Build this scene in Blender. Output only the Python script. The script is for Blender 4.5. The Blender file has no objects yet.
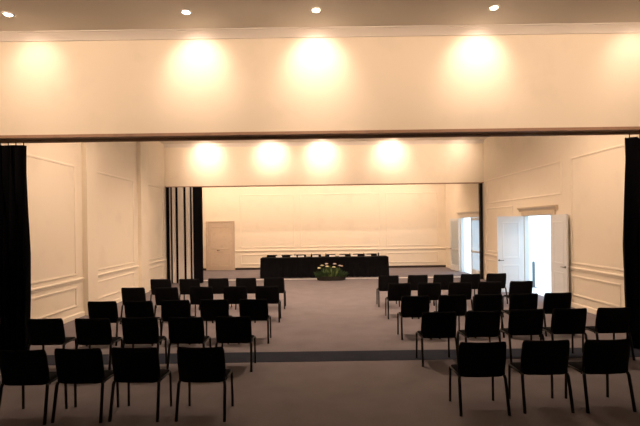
import bpy, bmesh, math, random
from mathutils import Vector, Matrix
random.seed(7)
S = bpy.context.scene
C = S.collection
PI = math.pi

# ------------------------------------------------------------------ camera numbers
F = 430.0                      # focal length in pixels of a 640 x 426 frame
CX, CY, EYE, ROLL = 316.0, 226.0, 2.2, 0.014
def at(px, Y):                 # X of a picture column at depth Y
    return (px - CX) * Y / F

# ------------------------------------------------------------------ materials
def mat(name, col, rough=0.6, spec=0.3, noise=0.0, nscale=8.0, bump=0.0, bscale=60.0, metal=0.0,
        emit=None, estr=0.0, sheen=0.0, col2=None):
    m = bpy.data.materials.new(name); m.use_nodes = True
    nt = m.node_tree; b = nt.nodes['Principled BSDF']
    b.inputs['Base Color'].default_value = (*col, 1)
    b.inputs['Roughness'].default_value = rough
    b.inputs['Specular IOR Level'].default_value = spec
    b.inputs['Metallic'].default_value = metal
    if sheen: b.inputs['Sheen Weight'].default_value = sheen
    if emit:
        b.inputs['Emission Color'].default_value = (*emit, 1)
        b.inputs['Emission Strength'].default_value = estr
    tc = nt.nodes.new('ShaderNodeTexCoord')
    if noise or col2:
        n = nt.nodes.new('ShaderNodeTexNoise'); n.inputs['Scale'].default_value = nscale
        n.inputs['Detail'].default_value = 4
        nt.links.new(tc.outputs['Object'], n.inputs['Vector'])
        r = nt.nodes.new('ShaderNodeValToRGB')
        a = tuple(max(0, c * (1 - noise)) for c in col); z = col2 or tuple(min(1, c * (1 + noise)) for c in col)
        r.color_ramp.elements[0].color = (*a, 1); r.color_ramp.elements[1].color = (*z, 1)
        r.color_ramp.elements[0].position = 0.3; r.color_ramp.elements[1].position = 0.46
        nt.links.new(n.outputs['Fac'], r.inputs['Fac']); nt.links.new(r.outputs['Color'], b.inputs['Base Color'])
    if bump:
        n2 = nt.nodes.new('ShaderNodeTexNoise'); n2.inputs['Scale'].default_value = bscale
        nt.links.new(tc.outputs['Object'], n2.inputs['Vector'])
        bp = nt.nodes.new('ShaderNodeBump'); bp.inputs['Strength'].default_value = bump; bp.inputs['Distance'].default_value = 0.01
        nt.links.new(n2.outputs['Fac'], bp.inputs['Height']); nt.links.new(bp.outputs['Normal'], b.inputs['Normal'])
    return m

def carpet_mat(name, a, c, sc=2.2):
    m = mat(name, a, 0.95, 0.05)
    nt = m.node_tree; b = nt.nodes['Principled BSDF']
    tc = nt.nodes.new('ShaderNodeTexCoord')
    n1 = nt.nodes.new('ShaderNodeTexNoise'); n1.inputs['Scale'].default_value = sc; n1.inputs['Detail'].default_value = 6
    n2 = nt.nodes.new('ShaderNodeTexNoise'); n2.inputs['Scale'].default_value = 90; n2.inputs['Detail'].default_value = 2
    mx = nt.nodes.new('ShaderNodeMath'); mx.operation = 'ADD'
    h = nt.nodes.new('ShaderNodeMath'); h.operation = 'MULTIPLY'; h.inputs[1].default_value = 0.5
    r = nt.nodes.new('ShaderNodeValToRGB')
    r.color_ramp.elements[0].position = 0.30; r.color_ramp.elements[1].position = 0.70
    r.color_ramp.elements[0].color = (*a, 1); r.color_ramp.elements[1].color = (*c, 1)
    for n in (n1, n2): nt.links.new(tc.outputs['Object'], n.inputs['Vector'])
    nt.links.new(n1.outputs['Fac'], mx.inputs[0]); nt.links.new(n2.outputs['Fac'], mx.inputs[1])
    nt.links.new(mx.outputs[0], h.inputs[0]); nt.links.new(h.outputs[0], r.inputs['Fac'])
    nt.links.new(r.outputs['Color'], b.inputs['Base Color'])
    bp = nt.nodes.new('ShaderNodeBump'); bp.inputs['Strength'].default_value = 0.5; bp.inputs['Distance'].default_value = 0.01
    nt.links.new(n2.outputs['Fac'], bp.inputs['Height']); nt.links.new(bp.outputs['Normal'], b.inputs['Normal'])
    return m

WALL = mat('cream_wall_paint', (0.78, 0.715, 0.60), 0.75, 0.12, noise=0.025, nscale=1.4, bump=0.04, bscale=180)
CEIL = mat('ceiling_plaster', (0.70, 0.67, 0.63), 0.9, 0.05, noise=0.02, nscale=1.2)
TRIM = mat('cream_moulding_paint', (0.80, 0.735, 0.62), 0.5, 0.25, noise=0.02, nscale=2)
FLOOR = carpet_mat('grey_brown_carpet', (0.155, 0.140, 0.152), (0.215, 0.196, 0.212))
STRIP = carpet_mat('charcoal_carpet_band', (0.022, 0.026, 0.040), (0.036, 0.042, 0.060))
SILL = mat('pale_threshold_metal', (0.62, 0.60, 0.60), 0.4, 0.5, metal=0.3, noise=0.05, nscale=20)
SOFF = mat('dark_brown_soffit', (0.30, 0.19, 0.13), 0.6, 0.2, noise=0.12, nscale=5)
DARKB = mat('dark_brown_baseboard', (0.035, 0.022, 0.018), 0.5, 0.3, noise=0.1, nscale=6)
BLACKF = mat('black_upholstery', (0.006, 0.006, 0.007), 0.95, 0.04, noise=0.25, nscale=60, bump=0.15, bscale=400)
BLACKM = mat('black_tube', (0.008, 0.007, 0.007), 0.5, 0.2, noise=0.1, nscale=30)
BLACKP = mat('black_plastic_cap', (0.007, 0.007, 0.007), 0.6, 0.15, noise=0.1, nscale=30)
DRAPE = mat('black_velvet', (0.004, 0.004, 0.005), 0.95, 0.03, noise=0.2, nscale=30)
CLOTH = mat('black_tablecloth', (0.005, 0.005, 0.006), 0.9, 0.05, noise=0.2, nscale=25)
PANEL = mat('pale_partition_fabric', (0.56, 0.53, 0.50), 0.8, 0.1, noise=0.04, nscale=12)
DOORW = mat('white_door_paint', (0.66, 0.70, 0.73), 0.4, 0.3, noise=0.015, nscale=3)
DOORT = mat('tan_door_wood', (0.52, 0.43, 0.34), 0.5, 0.25, noise=0.06, nscale=5)
FRAMET = mat('tan_frame', (0.56, 0.46, 0.33), 0.55, 0.2, noise=0.05, nscale=4)  # darker tan tone on the middle doorway's frame and cornice
STEEL = mat('dark_metal_handle', (0.05, 0.045, 0.04), 0.35, 0.5, metal=0.8, noise=0.05, nscale=30)
GREYM = mat('grey_post_paint', (0.13, 0.135, 0.145), 0.5, 0.3, noise=0.05, nscale=10)
RING = mat('white_lamp_ring', (0.80, 0.78, 0.74), 0.4, 0.4, noise=0.02, nscale=20)
LENS = mat('lit_lamp_lens', (0.9, 0.85, 0.7), 0.4, 0.3, emit=(1.0, 0.86, 0.62), estr=14)
WOODT = mat('table_top_laminate', (0.30, 0.22, 0.15), 0.5, 0.3, noise=0.15, nscale=6)
PAPER = mat('white_card', (0.88, 0.87, 0.85), 0.7, 0.1, noise=0.01, nscale=10)
BOTT = mat('dark_bottle_glass', (0.015, 0.013, 0.012), 0.2, 0.5, noise=0.1, nscale=10)
LEAF = mat('dark_green_leaves', (0.018, 0.038, 0.012), 0.55, 0.3, noise=0.4, nscale=9)
STEM = mat('pale_green_stems', (0.16, 0.22, 0.07), 0.55, 0.3, noise=0.25, nscale=9)
PETY = mat('cream_petals', (0.90, 0.86, 0.62), 0.6, 0.2, noise=0.04, nscale=20)
PETP = mat('pale_pink_petals', (0.82, 0.70, 0.66), 0.6, 0.2, noise=0.05, nscale=20)
BASKET = mat('dark_planter', (0.018, 0.015, 0.012), 0.7, 0.2, noise=0.3, nscale=30)
PAVE = mat('pale_terrace_paving', (0.75, 0.76, 0.78), 0.8, 0.1, noise=0.06, nscale=3)

def frosted():
    m = bpy.data.materials.new('frosted_glass'); m.use_nodes = True
    nt = m.node_tree; nt.nodes.remove(nt.nodes['Principled BSDF'])
    o = nt.nodes['Material Output']
    t = nt.nodes.new('ShaderNodeBsdfTranslucent'); t.inputs['Color'].default_value = (0.80, 0.86, 0.90, 1)
    g = nt.nodes.new('ShaderNodeBsdfDiffuse'); g.inputs['Color'].default_value = (0.75, 0.8, 0.82, 1)
    n = nt.nodes.new('ShaderNodeTexNoise'); n.inputs['Scale'].default_value = 14
    r = nt.nodes.new('ShaderNodeMapRange'); r.inputs['To Min'].default_value = 0.42; r.inputs['To Max'].default_value = 0.52
    mx = nt.nodes.new('ShaderNodeMixShader')
    nt.links.new(n.outputs['Fac'], r.inputs['Value']); nt.links.new(r.outputs['Result'], mx.inputs['Fac'])
    nt.links.new(t.outputs[0], mx.inputs[1]); nt.links.new(g.outputs[0], mx.inputs[2])
    nt.links.new(mx.outputs[0], o.inputs['Surface'])
    return m
FROST = frosted()

# ------------------------------------------------------------------ mesh helpers
def nb(): return bmesh.new()
def box(bm, x0, x1, y0, y1, z0, z1, M=None):
    vs = [Vector((x, y, z)) for x in (x0, x1) for y in (y0, y1) for z in (z0, z1)]
    if M: vs = [M @ v for v in vs]
    v = [bm.verts.new(p) for p in vs]
    for f in ((0,1,3,2), (4,6,7,5), (0,4,5,1), (2,3,7,6), (0,2,6,4), (1,5,7,3)):
        bm.faces.new([v[i] for i in f])
    return bm
def loft(bm, rings, cap=True, closed=True):
    R = [[bm.verts.new(p) for p in r] for r in rings]
    n = len(R[0])
    for a, b in zip(R, R[1:]):
        for i in range(n if closed else n - 1):
            j = (i + 1) % n
            bm.faces.new((a[i], a[j], b[j], b[i]))
    if cap:
        bm.faces.new(R[0][::-1]); bm.faces.new(R[-1])
    return bm
def tube(bm, pts, r, n=8, flat=1.0):
    pts = [Vector(p) for p in pts]; rings = []
    D = pts[-1] - pts[0]
    ref = min((Vector((0, 0, 1)), Vector((0, 1, 0)), Vector((1, 0, 0))), key=lambda a: abs(a.dot(D)))
    rr = r if isinstance(r, (list, tuple)) else [r] * len(pts)
    for i, p in enumerate(pts):
        d = (pts[min(i + 1, len(pts) - 1)] - pts[max(i - 1, 0)]).normalized()
        u = d.cross(ref)
        u.normalize(); w = u.cross(d)
        rings.append([p + (u * math.cos(2*PI*k/n) + w * math.sin(2*PI*k/n) * flat) * rr[i] for k in range(n)])
    return loft(bm, rings)
def lathe(bm, prof, c=(0, 0, 0), n=20):
    c = Vector(c)
    return loft(bm, [[c + Vector((r*math.cos(2*PI*k/n), r*math.sin(2*PI*k/n), z)) for k in range(n)] for r, z in prof])
def sweep_rect(bm, frame, prof):
    """picture-frame moulding: frame = function (u, v, depth) -> point for a rectangle 0..1 corners given inset"""
    rings = [[frame(i, ins, out) for i in range(4)] for ins, out in prof]
    R = [[bm.verts.new(p) for p in r] for r in rings]
    m = len(R)
    for k in range(m):
        a, b = R[k], R[(k + 1) % m]
        for i in range(4):
            j = (i + 1) % 4
            bm.faces.new((a[i], a[j], b[j], b[i]))
    return bm
def obj(name, bm, m, parent=None, smooth=False, bevel=0.0, sub=0):
    bmesh.ops.recalc_face_normals(bm, faces=bm.faces)
    me = bpy.data.meshes.new(name); bm.to_mesh(me); bm.free()
    me.materials.append(m)
    if smooth:
        for p in me.polygons: p.use_smooth = True
    o = bpy.data.objects.new(name, me); C.objects.link(o)
    if parent: o.parent = parent
    if bevel:
        b = o.modifiers.new('bevel', 'BEVEL'); b.width = bevel; b.segments = 2; b.limit_method = 'ANGLE'
    if sub:
        s = o.modifiers.new('sub', 'SUBSURF'); s.levels = sub; s.render_levels = sub
    return o
def tag(o, label, cat, group=None):
    o['label'] = label; o['category'] = cat
    if group: o['group'] = group
    return o
def thing(name, label, cat, loc=(0, 0, 0), rz=0.0, group=None):
    o = bpy.data.objects.new(name, None); C.objects.link(o)
    o.empty_display_size = 0.1
    o.location = loc; o.rotation_euler = (0, 0, rz)
    return tag(o, label, cat, group)
def struct(name, bm, m, label=None, **k):
    o = obj(name, bm, m, **k); o['kind'] = 'structure'
    if label: o['label'] = label
    return o
def sroot(name, loc=(0, 0, 0)):
    o = bpy.data.objects.new(name, None); C.objects.link(o); o.location = loc; o['kind'] = 'structure'
    return o
def dup(root, loc, rz, label, group=None):
    r = root.copy(); C.objects.link(r); r.location = loc; r.rotation_euler = (0, 0, rz); r['label'] = label
    if group: r['group'] = group
    for ch in list(root.children):
        c = ch.copy(); C.objects.link(c); c.parent = r
        for g in list(ch.children):
            d = g.copy(); C.objects.link(d); d.parent = c
    return r

# ------------------------------------------------------------------ room
XL, XR = -5.95, 6.65
H = 5.50
YF, YB = -4.0, 22.05
H1A, H1B, H1Z = 7.25, 7.66, 3.80
H2A, H2B, H2Z = 17.00, 17.24, 3.84
D1 = (12.02, 13.74, 2.45)          # middle room doorway (near, far, top)
D2 = (17.46, 19.75, 2.50)          # back room doorway
struct('floor', box(nb(), XL - .3, XR + .14, YF - .3, YB + .3, -.2, 0), FLOOR)
struct('ceiling', box(nb(), XL - .3, XR + .14, YF - .3, YB + .3, H, H + .2), CEIL)
struct('wall_left', box(nb(), XL - .3, XL, YF - .3, YB + .3, 0, H), WALL)
struct('wall_back', box(nb(), XL, XR, YB, YB + .3, 0, H), WALL)
struct('wall_front', box(nb(), XL, XR, YF - .3, YF, 0, H), WALL)
b = nb()
for y0, y1 in ((YF - .3, D1[0]), (D1[1], D2[0]), (D2[1], YB + .3)): box(b, XR, XR + .14, y0, y1, 0, H)
for d in (D1, D2): box(b, XR, XR + .14, d[0], d[1], d[2], H)
struct('wall_right', b, WALL)
# two dividing headers across the hall
struct('wall_near_header', box(nb(), XL, XR, H1A, H1B, H1Z, H), WALL)
struct('wall_far_header', box(nb(), XL, XR, H2A, H2B, H2Z, H), WALL)
b = box(nb(), XL, XR, H1A - .015, H1B + .015, H1Z - .05, H1Z - .001)
box(b, XL, XR, H1A + .15, H1A + .17, H1Z - .075, H1Z - .05); box(b, XL, XR, H1A + .24, H1A + .26, H1Z - .075, H1Z - .05)
struct('trim_1', b, SOFF)
b = box(nb(), XL, XR, H2A - .01, H2B + .01, H2Z - .03, H2Z - .001)
struct('trim_2', b, SOFF)
# carpet bands under the headers
struct('trim_3', box(nb(), XL, XR, 6.98, 7.53, -.002, .006), STRIP)
struct('trim_4', box(nb(), XL, XR, 17.72, 18.0, -.002, .008), SILL)

def crown(name, y, sgn, x0=XL, x1=XR):
    prof = [(0, -.125), (.016, -.125), (.024, -.118), (.026, -.105), (.036, -.09), (.06, -.06), (.09, -.035), (.10, -.022), (.12, -.018), (.126, -.012), (.126, 0), (0, 0)]
    bm = nb()
    loft(bm, [[Vector((x, y - sgn * a, H + z - .001)) for a, z in prof] for x in (x0, x1)])
    return struct(name, bm, CEIL)
crown('trim_5', H1A, 1); crown('trim_6', H2A, 1); crown('trim_7', YB, 1); crown('trim_8', H1B, -1)

def rail_profile_y(name, x, sgn, y0, y1, z, prof):          # moulding running along Y on a side wall
    return struct(name, loft(nb(), [[Vector((x + sgn * a, y, z + h)) for a, h in prof] for y in (y0, y1)]), TRIM)
def rail_profile_x(name, y, x0, x1, z, prof, m=None):
    return struct(name, loft(nb(), [[Vector((x, y - a, z + h)) for a, h in prof] for x in (x0, x1)]), m or TRIM)
RAIL = [(0, -.05), (.014, -.05), (.02, -.036), (.02, -.02), (.034, .0), (.038, .025), (.032, .04), (.014, .05), (0, .05)]
BASE = [(0, 0), (.03, 0), (.03, .10), (.02, .12), (0, .125)]
PM = [(0, 0), (0, .010), (.012, .017), (.030, .019), (.042, .013), (.052, .015), (.058, .007), (.058, 0)]   # (inset, out)
n_trim = [9]
def nt_(): n_trim[0] += 1; return 'trim_%d' % (n_trim[0] - 1)
def panel_side(x, sgn, y0, y1, z0, z1):
    ya, yb = min(y0, y1), max(y0, y1)
    def fr(i, ins, out):
        y = (ya + ins, yb - ins, yb - ins, ya + ins)[i]; z = (z0 + ins, z0 + ins, z1 - ins, z1 - ins)[i]
        return Vector((x + sgn * out, y, z))
    struct(nt_(), sweep_rect(nb(), fr, PM), TRIM)
def panel_back(x0, x1, z0, z1, y=YB):
    def fr(i, ins, out):
        xx = (x0 + ins, x1 - ins, x1 - ins, x0 + ins)[i]; z = (z0 + ins, z0 + ins, z1 - ins, z1 - ins)[i]
        return Vector((xx, y - out, z))
    struct(nt_(), sweep_rect(nb(), fr, PM), TRIM)

# left wall: pilasters, chair rail, panels
PIL = [(10.95, 11.45), (14.35, 14.95)]
for y0, y1 in PIL:
    struct(nt_(), box(nb(), XL - .02, XL + .13, y0, y1, 0, H - .001), WALL, bevel=.006)
for y0, y1 in ((H1B, PIL[0][0]), (PIL[0][1], PIL[1][0]), (PIL[1][1], H2A)):
    rail_profile_y(nt_(), XL, 1, y0, y1, .93, RAIL)
    panel_side(XL, 1, y0 + .16, y1 - .3, 1.06, 3.78)
    panel_side(XL, 1, y0 + .16, y1 - .3, .28, .79)
struct('baseboard_left', loft(nb(), [[Vector((XL + a, y, h)) for a, h in BASE] for y in (YF, YB)]), TRIM)
rail_profile_y(nt_(), XL, 1, H2B, YB, 1.04, RAIL)
panel_side(XL, 1, H2B + .4, YB - .4, 1.24, 3.5)
# right wall
for y0, y1 in ((H1B, D1[0] - .22), (D1[1] + .22, H2A), (D2[1] + .2, YB)):
    rail_profile_y(nt_(), XR, -1, y0, y1, 1.0, RAIL)
panel_side(XR, -1, H1B + .2, 11.20, 1.12, 3.88)
panel_side(XR, -1, 9.4, 11.20, .30, .84)
panel_side(XR, -1, H1B + .2, 9.2, .30, .84)
panel_side(XR, -1, 11.62, H2A - .3, 2.96, 3.88)
panel_side(XR, -1, 14.5, H2A - .3, 1.12, 2.80)
panel_side(XR, -1, 14.5, H2A - .3, .30, .84)
b = nb()
for y0, y1 in ((YF, D1[0] - .12), (D1[1] + .12, H2A), (D2[1] + .12, YB)):
    loft(b, [[Vector((XR - a, y, h)) for a, h in BASE] for y in (y0, y1)])
struct('baseboard_right', b, TRIM)
# back wall
XD0, XD1 = at(207.5, YB), at(233, YB)
rail_profile_x(nt_(), YB, XD1 + .12, XR, .96, RAIL)
panel_back(-3.9, -1.1, 1.12, 3.86); panel_back(-.8, 3.3, 1.12, 3.86); panel_back(3.6, 6.25, 1.12, 3.86)
panel_back(-3.9, -1.1, .26, .80); panel_back(-.8, 3.3, .26, .80); panel_back(3.6, 6.25, .26, .80)
b = box(nb(), XL, XD0 - .09, YB - .03, YB, 0, .11); box(b, XD1 + .09, XR, YB - .03, YB, 0, .11)
struct('baseboard_back', b, DARKB, bevel=.006)

# ------------------------------------------------------------------ doors
def handle_lever(parent, p, out, along, m=STEEL):
    """lever handle at p, out = unit vector away from leaf, along = lever direction"""
    p, out, along = Vector(p), Vector(out), Vector(along)
    b = nb(); tube(b, [p - out * .001, p + out * .012], .027, 12)
    tube(b, [p, p + out * .055, p + out * .058 + along * .02, p + out * .058 + along * .13], .010, 8)
    return obj('handle', b, m, parent)
def arch_side(parent, d, m=None):
    m = m or TRIM                                  # architrave on room face of right wall
    y0, y1, zt = d; w = .11; b = nb()
    box(b, XR - .035, XR + .001, y0 - w, y0, 0, zt + w); box(b, XR - .035, XR + .001, y1, y1 + w, 0, zt + w)
    box(b, XR - .035, XR + .001, y0, y1, zt, zt + w)
    box(b, XR - .012, XR + .14, y0, y0 + .03, 0, zt); box(b, XR - .012, XR + .14, y1 - .03, y1, 0, zt)
    box(b, XR - .012, XR + .14, y0 + .03, y1 - .03, zt - .03, zt)
    obj('door_frame', b, m, parent, bevel=.006)
    b = nb()
    box(b, XR - .005, XR + .135, y1 - .036, y1 - .029, 0, zt - .03); box(b, XR - .005, XR + .135, y0 + .029, y0 + .036, 0, zt - .03)
    obj('daylit_jamb_facing', b, DOORW, parent)  # white facing added over the jamb, daylight glare put into its colour
    b = loft(nb(), [[Vector((XR - a, y, zt + w + h)) for a, h in
             [(-.001, 0), (.04, 0), (.06, .05), (.11, .09), (.12, .13), (-.001, .13)]] for y in (y0 - w - .12, y1 + w + .12)])
    obj('cornice', b, m, parent)
def leaf_bm(w, h, t=.045):                                 # a leaf lying in local X (0..w), thickness Y, height Z with raised fields
    b = box(nb(), 0, w, -t/2, t/2, .012, h)
    for z0, z1 in ((.18, .88), (1.08, h - .18)):
        for s in (-1, 1):
            def fr(i, ins, out):
                x = (.14 + ins, w - .14 - ins, w - .14 - ins, .14 + ins)[i]; z = (z0 + ins, z0 + ins, z1 - ins, z1 - ins)[i]
                return Vector((x, s * (t/2 + out * .4), z))
            sweep_rect(b, fr, PM)
    return b
# door_1 : middle room, both leaves open, daylight behind
d1 = sroot('door_1'); arch_side(d1, D1, FRAMET)
lf = obj('leaf', leaf_bm(.84, 2.42), DOORW, d1); lf.location = (XR - .04, D1[1] - .035, 0); lf.rotation_euler = (0, 0, PI)
handle_lever(lf, (.80, .023, 1.03), (0, 1, 0), (-1, 0, 0)); handle_lever(lf, (.80, -.023, 1.03), (0, -1, 0), (-1, 0, 0))
lf2 = obj('leaf', leaf_bm(.84, 2.42), DOORW, d1); lf2.location = (XR - .075, D1[0] + .0, 0); lf2.rotation_euler = (0, 0, math.radians(-93))
handle_lever(lf2, (.77, -.023, 1.03), (0, -1, 0), (-1, 0, 0))
# door_2 : back room, near leaf closed (frosted panes), far leaf folded back
d2 = sroot('door_2'); arch_side(d2, D2)
def glazed_leaf(name, w, h, t=.045):
    b = nb(); s = .10
    box(b, 0, s, -t/2, t/2, .012, h); box(b, w - s, w, -t/2, t/2, .012, h)
    box(b, s, w - s, -t/2, t/2, .012, .26); box(b, s, w - s, -t/2, t/2, h - .12, h); box(b, s, w - s, -t/2, t/2, .98, 1.06)
    f = obj(name, b, DOORW, d2, bevel=.003)
    g = nb(); box(g, s - .004, w - s + .004, -.004, .004, .255, .985); box(g, s - .004, w - s + .004, -.004, .004, 1.055, h - .115)
    obj('pane', g, FROST, f)
    return f
lf3 = glazed_leaf('leaf', 1.10, 2.46); lf3.location = (XR + .06, D2[0] + .035, 0); lf3.rotation_euler = (0, 0, PI/2)
handle_lever(lf3, (1.02, .023, 1.03), (0, 1, 0), (-1, 0, 0))
lf4 = glazed_leaf('leaf', 1.10, 2.46); lf4.location = (XR - .075, D2[1] - .01, 0); lf4.rotation_euler = (0, 0, math.radians(93))
handle_lever(lf4, (1.02, .023, 1.03), (0, 1, 0), (-1, 0, 0))
# door_3 : tan door in the back wall
d3 = sroot('door_3')
b = nb(); zt = 2.44; w = .08
box(b, XD0 - w, XD0, YB - .05, YB - .001, 0, zt + w); box(b, XD1, XD1 + w, YB - .05, YB - .001, 0, zt + w); box(b, XD0, XD1, YB - .05, YB - .001, zt, zt + w)
obj('door_frame', b, DOORT, d3, bevel=.006)
b = leaf_bm(XD1 - XD0 - .02, zt - .01, .03)
lf5 = obj('leaf', b, DOORT, d3); lf5.location = (XD0 + .01, YB - .02, 0)
handle_lever(lf5, (.50, -.015, 1.02), (0, -1, 0), (1, 0, 0))

# terrace outside the doorways
struct('floor_terrace', box(nb(), XR + .14, XR + 14, 6, 32, -.25, -.03), PAVE)
t = thing('bollard', 'short grey post standing outside the open double door', 'post', (at(533, 14.9), 14.9, -.03))
obj('post', lathe(nb(), [(.045, 0), (.045, .84), (.04, .88), (.02, .90)], n=16), GREYM, t, smooth=False)
obj('base_plate', lathe(nb(), [(.10, -.001), (.10, .012), (.047, .018)], n=16), GREYM, t)

# ------------------------------------------------------------------ curtains in the near opening
def curtain(x0, x1, yc, ztop, label, n_pl, name='curtain'):
    t = thing(name, label, 'curtain', ((x0 + x1) / 2, yc, 0), 0, 'black curtains of the near opening')
    w = x1 - x0; N = n_pl * 10; b = nb()
    def row(z, k, off):
        out = []
        for i in range(N + 1):
            u = i / N; a = .085 * (1 + .25 * math.sin(i * 1.7)) * (1 - .3 * k)
            y = a * math.sin(u * n_pl * 2 * PI + .3 * math.sin(z * 1.3)) + off
            out.append(Vector((-w/2 + w * u + .02 * math.sin(z * 2 + i), y, z)))
        return out
    zs = [.015, .4, 1.0, 1.8, 2.6, 3.2, ztop - .12, ztop]
    rings = []
    for k, z in enumerate(zs):
        f = row(z, k / 7, -.008); g = row(z, k / 7, .008)
        rings.append(f + g[::-1])
    loft(b, rings)
    obj('drape', b, DRAPE, t, smooth=True)
    for i in range(7):
        x = -w/2 + w * (i + .5) / 7
        obj('carrier', tube(nb(), [(x, 0, ztop - .02), (x, 0, ztop + .02), (x, 0, H1Z - .076)], .008, 6), BLACKP, t)
    return t
curtain(XL + .03, at(28.7, 7.46), 7.46, 3.66, 'black pleated curtain gathered at left end of the near opening', 8)
curtain(at(625.5, 7.46), XR - .04, 7.46, 3.66, 'black pleated curtain gathered at right end of the near opening', 6)

# folding partition stacked at left of the far opening
yp = (H2A + H2B) / 2
t = thing('folding_partition', 'stacked folding partition with pale panels and black end panels, far left opening', 'partition', (0, yp, 0))
def PX(px): return at(px, 17.0)
for a, c in ((169.5, 170.6), (172.2, 175.8), (178, 184), (186, 190.4), (192, 193.3)):
    obj('panel', box(nb(), max(PX(a), XL + .16), PX(c) - .02, -.13, .10, .012, H2Z - .031), PANEL, t, bevel=.012)
seal = nb()
obj('seal', box(seal, XL + .19, PX(193.6), -.05, .05, .012, H2Z - .031), DRAPE, t)
for a, c in ((164.3, 168.9), (193.6, 201.4)):
    e = obj('end_panel', box(nb(), max(PX(a), XL + .035), PX(c), -.12, .10, .012, H2Z - .031), DRAPE, t, bevel=.015)
    e['label'] = 'black end panel'
t = thing('partition_post', 'slim black post at the right end of the far opening', 'post', (XR - .085, yp, 0))
obj('post', box(nb(), -.055, .055, -.06, .06, .014, H2Z - .031), BLACKM, t, bevel=.008)
obj('base_plate', box(nb(), -.09, .09, -.09, .09, .008, .016), BLACKM, t)

# ------------------------------------------------------------------ chairs
def chair_proto():
    t = thing('conference_chair', 'x', 'chair')
    # seat cushion
    def rr(w, d, y0, z, rad, n=5, droop=0.0):
        pts = []
        for cx, cy, a0 in ((w/2 - rad, d/2 - rad, 0), (-w/2 + rad, d/2 - rad, PI/2), (-w/2 + rad, -d/2 + rad, PI), (w/2 - rad, -d/2 + rad, 1.5*PI)):
            for k in range(n + 1):
                a = a0 + k / n * PI/2
                x, y = cx + rad*math.cos(a), cy + rad*math.sin(a)
                zz = z - droop * max(0, (y - d*.15) / d)
                pts.append(Vector((x, y + y0, zz)))
        return pts
    b = nb()
    loft(b, [rr(.46, .37, .005, .415, .05), rr(.505, .41, .005, .425, .06, droop=.03), rr(.515, .42, .005, .445, .06, droop=.05),
             rr(.50, .405, .005, .463, .06, droop=.06), rr(.43, .335, .005, .472, .05, droop=.06)])
    obj('seat', b, BLACKF, t, smooth=True)
    # backrest : curved padded panel
    def back_ring(z, w, th):
        tilt = -.205 - (z - .45) * .17
        N = 10; fr_, bk = [], []
        for i in range(N + 1):
            x = -w/2 + w * i / N
            cv = .05 * (2 * x / .55) ** 2
            edge = th * (1 - .55 * abs(2 * x / w) ** 6)
            fr_.append(Vector((x, tilt + cv + edge / 2, z))); bk.append(Vector((x, tilt + cv - edge / 2, z)))
        return bk + fr_[::-1]
    b = nb()
    loft(b, [back_ring(.422, .47, .018), back_ring(.43, .515, .035), back_ring(.46, .545, .048), back_ring(.61, .552, .052), back_ring(.785, .545, .048),
             back_ring(.83, .525, .04), back_ring(.84, .485, .018)])
    obj('backrest', b, BLACKF, t, smooth=True)
    for s in (-1, 1):
        obj('leg', tube(nb(), [(s*.268, .165, .0), (s*.264, .16, .41), (s*.260, .155, .432)], .0155, 8), BLACKM, t, smooth=True)
        obj('leg', tube(nb(), [(s*.278, -.262, .0), (s*.268, -.19, .40), (s*.260, -.175, .432)], .0185, 8), BLACKM, t, smooth=True)
        obj('side_rail', tube(nb(), [(s*.261, .165, .428), (s*.261, -.18, .428)], .012, 8), BLACKM, t, smooth=True)
        obj('back_upright', tube(nb(), [(s*.262, -.15, .42), (s*.262, -.172, .45), (s*.250, -.178, .60)], .011, 8), BLACKM, t, smooth=True)
    obj('crossbar', tube(nb(), [(-.261, -.12, .412), (.261, -.12, .412)], .011, 8), BLACKM, t, smooth=True)
    obj('crossbar', tube(nb(), [(-.261, .12, .412), (.261, .12, .412)], .011, 8), BLACKM, t, smooth=True)
    return t
proto = chair_proto()
used = [False]
def put_chair(x, y, z, rz, label, group):
    if not used[0]:
        used[0] = True
        proto.location = (x, y, z); proto.rotation_euler = (0, 0, rz); proto['label'] = label; proto['group'] = group
        return proto
    return dup(proto, (x, y, z), rz, label, group)
ROWS = ['row nearest the viewer', 'second row from the viewer', 'middle row of five', 'fourth row from the viewer', 'row nearest the head table']
COLS = ['beside the aisle', 'second from the aisle', 'third from the aisle', 'fourth from the aisle', 'fifth from the aisle']
REAR = [4.88, 6.55, 8.08, 9.88, 11.45]        # depth of the rear feet of each row
LEFT = [[200.5, 134, 76.5, 20], [233, 185.5, 138.5, 91.5, 43], [253.5, 214, 175, 138, 101], [267, 235, 201, 166, 132.5], [274, 246, 218, 189, 160]]
RIGHT = [[484.5, 548.5, 610], [440, 484, 528, 571.5, 616], [416, 453, 489, 525, 559], [400, 430, 461, 491, 522], [389, 418, 444, 471, 497]]
for side, tab in (('left', LEFT), ('right', RIGHT)):
    for r, row in enumerate(tab):
        for c, px in enumerate(row):
            Y = REAR[r] + .01 + random.uniform(-.03, .03) + (.03 * c + (.12 if r else .02) if side == 'right' else 0)
            x = at(px - ROLL * (F / Y * (EYE - .6)), Y)
            put_chair(x, Y + .262, 0, random.uniform(-.035, .035) + (-.02 if side == 'left' else .02),
                      'black padded chair %s, %s block, %s' % (COLS[c], side, ROWS[r]), 'audience chairs, %s block' % side)

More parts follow.
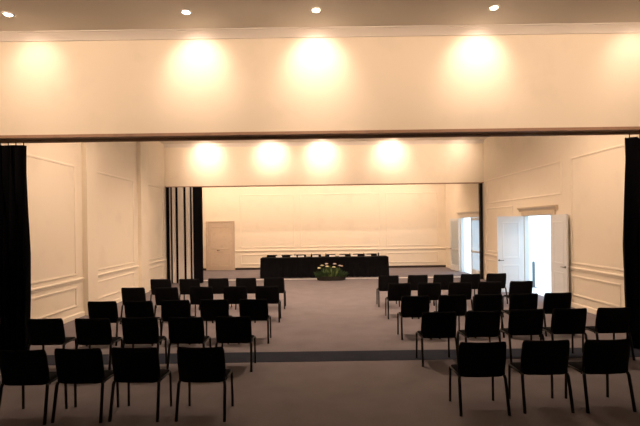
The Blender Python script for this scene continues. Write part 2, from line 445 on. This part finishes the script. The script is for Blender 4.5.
# ------------------------------------------------------------------ head table
TY0, TY1 = 18.30, 19.00
TX0, TX1 = at(259.5, TY0), at(388.5, TY0)
TH = .86
t = thing('head_table', 'long head table hidden under the black cloth', 'table', ((TX0 + TX1)/2, (TY0 + TY1)/2, 0))
hw, hd = (TX1 - TX0)/2 - .05, (TY1 - TY0)/2 - .04
obj('tabletop', box(nb(), -hw, hw, -hd, hd, TH - .04, TH - .008), WOODT, t, bevel=.004)
for sx in (-1, -.33, .33, 1):
    for sy in (-1, 1):
        obj('leg', tube(nb(), [(sx*(hw - .08), sy*(hd - .06), 0), (sx*(hw - .08), sy*(hd - .06), TH - .039)], .018, 8), BLACKM, t)
# tablecloth: follows the table round and hangs to the floor in pleats
b = nb()
def cloth_ring(z, amp, inset=0.0, lift=0.0):
    pts = []
    x0, x1, y0, y1 = TX0 + .012 + inset, TX1 - .012 - inset, TY0 + .012 + inset, TY1 - .012 - inset
    segs = [((x0, y0), (x1, y0), (0, -1), 130), ((x1, y0), (x1, y1), (1, 0), 18), ((x1, y1), (x0, y1), (0, 1), 130), ((x0, y1), (x0, y0), (-1, 0), 18)]
    for (ax, ay), (bx, by), (nx, ny), n in segs:
        L = math.hypot(bx - ax, by - ay)
        for i in range(n):
            u = i / n; e = min(1, 8 * min(u, 1 - u))
            f = amp * e * (math.sin(u * L * 26) + .5 * math.sin(u * L * 11 + 1))
            pts.append(Vector((ax + (bx - ax) * u + nx * f, ay + (by - ay) * u + ny * f, z)))
    return pts
loft(b, [cloth_ring(.006, .030), cloth_ring(.25, .026), cloth_ring(.5, .018), cloth_ring(.7, .008), cloth_ring(TH - .025, .002), cloth_ring(TH - .006, 0, .01), cloth_ring(TH, 0, .03)], cap=False)
bm_top = [v for v in b.verts if v.co.z > TH - .001]
bmesh.ops.contextual_create(b, geom=bm_top)
cl = obj('tablecloth', b, CLOTH, smooth=False)
tag(cl, 'long black cloth draped to the floor over the head table', 'tablecloth')
so = cl.modifiers.new('thick', 'SOLIDIFY'); so.thickness = .004; so.offset = -1

ORD = ['first', 'second', 'third', 'fourth', 'fifth', 'sixth', 'seventh', 'eighth']
HC = [271.5, 286, 300.5, 315.5, 330, 344, 358, 371.5]
HY = 19.30
for i, px in enumerate(HC):
    x = at(px, HY + .25)
    put_chair(x, HY + .10, 0, PI, 'black chair behind the head table, %s from the left' % ORD[i], 'chairs behind the head table').scale = (.88, 1, 1.08)
# bottles
bp = thing('bottle', 'x', 'bottle')
obj('body', lathe(nb(), [(.030, 0), (.034, .008), (.034, .075), (.030, .09), (.016, .108), (.015, .118)], n=14), BOTT, bp, smooth=True)
obj('cap', lathe(nb(), [(.0165, .115), (.0165, .132), (.012, .134)], n=12), BLACKP, bp)
BX = [294.5, 311, 325.5, 349.5, 363.5, 378]
for i, px in enumerate(BX):
    lab = 'slim dark bottle on the head table, %s from the left' % ORD[i]
    loc = (at(px, TY1 - .13), TY1 - .13, TH + .001)
    if i == 0: bp.location = loc; bp['label'] = lab; bp['group'] = 'bottles on the head table'
    else: dup(bp, loc, 0, lab)
# name cards: folded white tents
def tent():
    b = nb(); w, d, h, th = .13, .035, .065, .004
    prof = [(-d, 0), (0, h), (d, 0), (d - th*1.6, 0), (0, h - th*2.6), (-d + th*1.6, 0)]
    loft(b, [[Vector((x, y, z)) for y, z in prof] for x in (-w, w)])
    return obj('name_card', b, PAPER)
CXs = [278.5, 293, 300.5, 315, 332, 341.5, 354, 367.5]
for i, px in enumerate(CXs):
    lab = 'small white folded card on the black head table, %s from the left' % ORD[i]
    loc = (at(px, TY0 + .42), TY0 + .42, TH + .001)
    if i == 0: card = tag(tent(), lab, 'card', 'white cards on the head table'); card.location = loc
    else: c_ = card.copy(); C.objects.link(c_); c_.location = loc; c_['label'] = lab

# ------------------------------------------------------------------ flower arrangement on the floor before the table
FY = 17.35
t = thing('flower_arrangement', 'low flower arrangement on the floor in front of the black head table', 'flowers', (at(330.5, FY), FY, 0))
obj('planter', loft(nb(), [[Vector((a*math.cos(2*PI*k/24), c*math.sin(2*PI*k/24), z)) for k in range(24)]
    for a, c, z in ((.50, .14, 0), (.56, .17, .02), (.60, .19, .16), (.58, .17, .17), (.52, .13, .12))]), BASKET, t, smooth=False)
rnd = random.Random(5)
def blade(b, base, tip, wd, bend):
    base, tip = Vector(base), Vector(tip); d = tip - base
    side = d.cross(Vector((0, 1, .2))).normalized(); nrm = side.cross(d).normalized()
    N = 5; L, R, T = [], [], []
    for i in range(N + 1):
        u = i / N; p = base + d * u + nrm * bend * math.sin(PI * u) + Vector((0, 0, -bend * .4 * u * u))
        ww = wd * math.sin(PI * (.12 + .86 * u)) ; th = nrm * .003
        L.append(p - side * ww); R.append(p + side * ww); T.append(p + nrm * .004 + th)
    for A, B in ((L, T), (T, R)):
        va = [b.verts.new(p) for p in A]; vb = [b.verts.new(p) for p in B]
        for i in range(N): b.faces.new((va[i], va[i+1], vb[i+1], vb[i]))
b = nb()
for i in range(230):
    u = rnd.uniform(-1, 1); x = .60 * u; y = rnd.uniform(-.16, .16)
    hmax = .50 - .28 * abs(u) ** 1.6
    tip = (x * 1.12 + rnd.uniform(-.10, .10), y * 1.6 + rnd.uniform(-.12, .06), .12 + rnd.uniform(.25, 1) * hmax)
    blade(b, (x * .85, y * .6, .12), tip, rnd.uniform(.018, .04), rnd.uniform(-.05, .05))
obj('foliage', b, LEAF, t)
b = nb()
for i in range(46):
    u = rnd.uniform(-.62, .62); x = .5 * u; y = rnd.uniform(-.16, .0)
    tube(b, [(x * .8, y * .5, .12), (x * .95, y - .03, .35), (x * 1.05 + rnd.uniform(-.03, .03), y - .05, .44 + rnd.uniform(-.1, .1))], [.009, .008, .004], 5)
obj('stems', b, STEM, t)
def bloom(cx, cy, cz, r, m):
    b = nb()
    for ring, (k, tilt, rr_) in enumerate(((7, .25, 1.0), (6, .75, .8), (5, 1.15, .55))):
        for j in range(k):
            a = 2*PI*j/k + ring * .4
            d = Vector((math.cos(a)*math.cos(tilt), math.sin(a)*math.cos(tilt), math.sin(tilt)))
            s_ = Vector((-math.sin(a), math.cos(a), 0)); n_ = d.cross(s_)
            p0 = Vector((cx, cy, cz)); pts = []
            for uu, ww in ((.05, .12), (.45, .42), (.8, .40), (1.0, .12)):
                pts.append((p0 + (d*uu - s_*ww) * r * rr_, p0 + (d*uu + n_*-.12) * r * rr_, p0 + (d*uu + s_*ww) * r * rr_))
            V = [[b.verts.new(p) for p in q] for q in pts]
            for q, w_ in zip(V, V[1:]):
                b.faces.new((q[0], q[1], w_[1], w_[0])); b.faces.new((q[1], q[2], w_[2], w_[1]))
    o = obj('flower', b, m, t)
    o['label'] = 'cream flower' if m is PETY else 'pale pink flower'
    return o
xx = lambda px: at(px, FY) - at(330.5, FY)
for px, y, z, r, m in ((318.5, -.14, .50, .085, PETY), (321.5, -.12, .60, .085, PETY), (326.5, -.16, .56, .09, PETY), (326, -.08, .66, .075, PETP),
                    (333, -.16, .53, .085, PETY), (334, -.08, .65, .085, PETP), (339, -.12, .59, .075, PETP), (341, -.1, .57, .06, PETP)):
    bloom(xx(px), y, z, r, m)

# ------------------------------------------------------------------ lights
PALE = (1.0, 0.74, 0.57)
WARM = (1.0, 0.685, 0.475)
def spot(parent, e, size, aim, blend=1.0, rad=.06, col=WARM):
    L = bpy.data.lights.new('lamp_beam', 'SPOT'); L.energy = e; L.color = col; L.spot_size = math.radians(size); L.spot_blend = blend
    L.shadow_soft_size = rad
    o = bpy.data.objects.new('lamp_beam', L); C.objects.link(o); o.parent = parent; o.location = (0, 0, -.05)
    o.rotation_euler = Vector(aim).to_track_quat('-Z', 'Y').to_euler()
    return o
RINGB = lathe(nb(), [(.052, -.004), (.056, -.014), (.080, -.012), (.088, -.002), (.088, .01), (.052, .01)], n=24)
LENSB = lathe(nb(), [(.053, -.003), (.045, -.010), (.025, -.013), (.002, -.014)], n=24)
rm = bpy.data.meshes.new('ring'); bmesh.ops.recalc_face_normals(RINGB, faces=RINGB.faces); RINGB.to_mesh(rm); rm.materials.append(RING)
lm = bpy.data.meshes.new('lens'); bmesh.ops.recalc_face_normals(LENSB, faces=LENSB.faces); LENSB.to_mesh(lm); lm.materials.append(LENS)
def downlight(x, y, label, group, e, size, aim, rad=.06, col=WARM):
    t = thing('ceiling_spotlight', label, 'ceiling light', (x, y, H - .001), 0, group)
    for nm, me in (('ring', rm), ('lens', lm)):
        o = bpy.data.objects.new(nm, me); C.objects.link(o); o.parent = t
    spot(t, e, size, aim, rad=rad, col=col)
PL = ['leftmost', 'second from the left', 'third from the left', 'fourth from the left', 'rightmost']
E6 = 150
E1, E2, E3, E4, E5 = 12, 20, 108, 72, 255
for i, px in enumerate((11, 189, 319, 497, 668)):
    x = at(px, 6.56)
    downlight(x, 6.56, 'lit round ceiling spotlight before the near header, %s' % PL[i], 'ceiling spotlights before the near header', E1 * (.42, .95, 1.1, 1, .35)[i], 90, (0, .66, -.54), col=PALE)
for i, px in enumerate((203, 270, 323, 395, 468)):
    downlight(at(px, 16.15), 16.15, 'lit round ceiling spotlight before the far header, %s' % PL[i], 'ceiling spotlights before the far header', E2 * (1, 1.05, 1.05, 1, .25)[i], 104, (0, 1.2, -.62), col=PALE)
for j, y in enumerate((9.2, 13.6)):  # unseen lamps added to lift the middle room's brightness
    for i, x in enumerate((-3.3, .35, 4.0)):
        downlight(x * (1, .8)[j], y, 'added unseen ceiling spotlight of the middle room, %s row, %s' % (('near', 'far')[j], ('left', 'centre', 'right')[i]), 'added unseen spotlights over the middle room', E3 * (1, 1.1)[j], (150, 128)[j], (((x - .35) * .1, .25, -1), (x * .04, .12, -1))[j], .08)
for i, x in enumerate((-3.6, .35, 4.2)):  # unseen fill lamps added to brighten the far header
    downlight(x, 12.6, 'added unseen fill spotlight turned toward the far header, %s' % ('left', 'centre', 'right')[i], 'added unseen fill spotlights turned toward the far header', E6, 74, (0, 5.0, -.35), .08)
for i, x in enumerate((-5, -2.5, 0, 2.5, 4.9)):  # unseen lamps above the back room, added for the back wall's brightness
    downlight(x, 19.9, 'added unseen ceiling spotlight of the back room, %s' % PL[i], 'added unseen spotlights over the back room', E4, 150, (0, .5, -1), .08)
for i, x in enumerate((-4.2, 0, 4.2)):  # unseen overhead lamps added to wash the near header
    downlight(x, 1.6, 'added unseen fill spotlight turned toward the near header, %s' % ('left', 'centre', 'right')[i], 'added unseen fill spotlights over the near hall', E5, 62, (0, 5.6, -.55), .08)

# daylight
W = bpy.data.worlds.new('World'); S.world = W; W.use_nodes = True
nt = W.node_tree; bg = nt.nodes['Background']
bg.inputs['Color'].default_value = (0.62, 0.84, 1.0, 1); bg.inputs['Strength'].default_value = 0.46
for d in (D1, D2):
    L = bpy.data.lights.new('daylight_portal', 'AREA'); L.shape = 'RECTANGLE'; L.size = d[1] - d[0]; L.size_y = d[2]; L.cycles.is_portal = True
    o = bpy.data.objects.new('daylight_portal', L); C.objects.link(o); o.location = (XR + .16, (d[0] + d[1])/2, d[2]/2)
    o.rotation_euler = Vector((-1, 0, 0)).to_track_quat('-Z', 'Z').to_euler()

# ------------------------------------------------------------------ camera, colour
cd = bpy.data.cameras.new('Camera'); cd.sensor_width = 36; cd.lens = F / 640 * 36
cd.shift_x = -(CX - 320) / 640; cd.shift_y = (CY - 213) / 640
cam = bpy.data.objects.new('Camera', cd); C.objects.link(cam)
cam.matrix_world = Matrix.Translation((0, 0, EYE)) @ Matrix.Rotation(PI/2, 4, 'X') @ Matrix.Rotation(-ROLL, 4, 'Z')
S.camera = cam
S.view_settings.view_transform = 'Standard'; S.view_settings.look = 'None'
S.view_settings.gamma = 1.0; S.view_settings.use_curve_mapping = False
S.view_settings.exposure = 2.6
S.cycles.use_denoising = True
S.cycles.max_bounces = 10; S.cycles.diffuse_bounces = 6
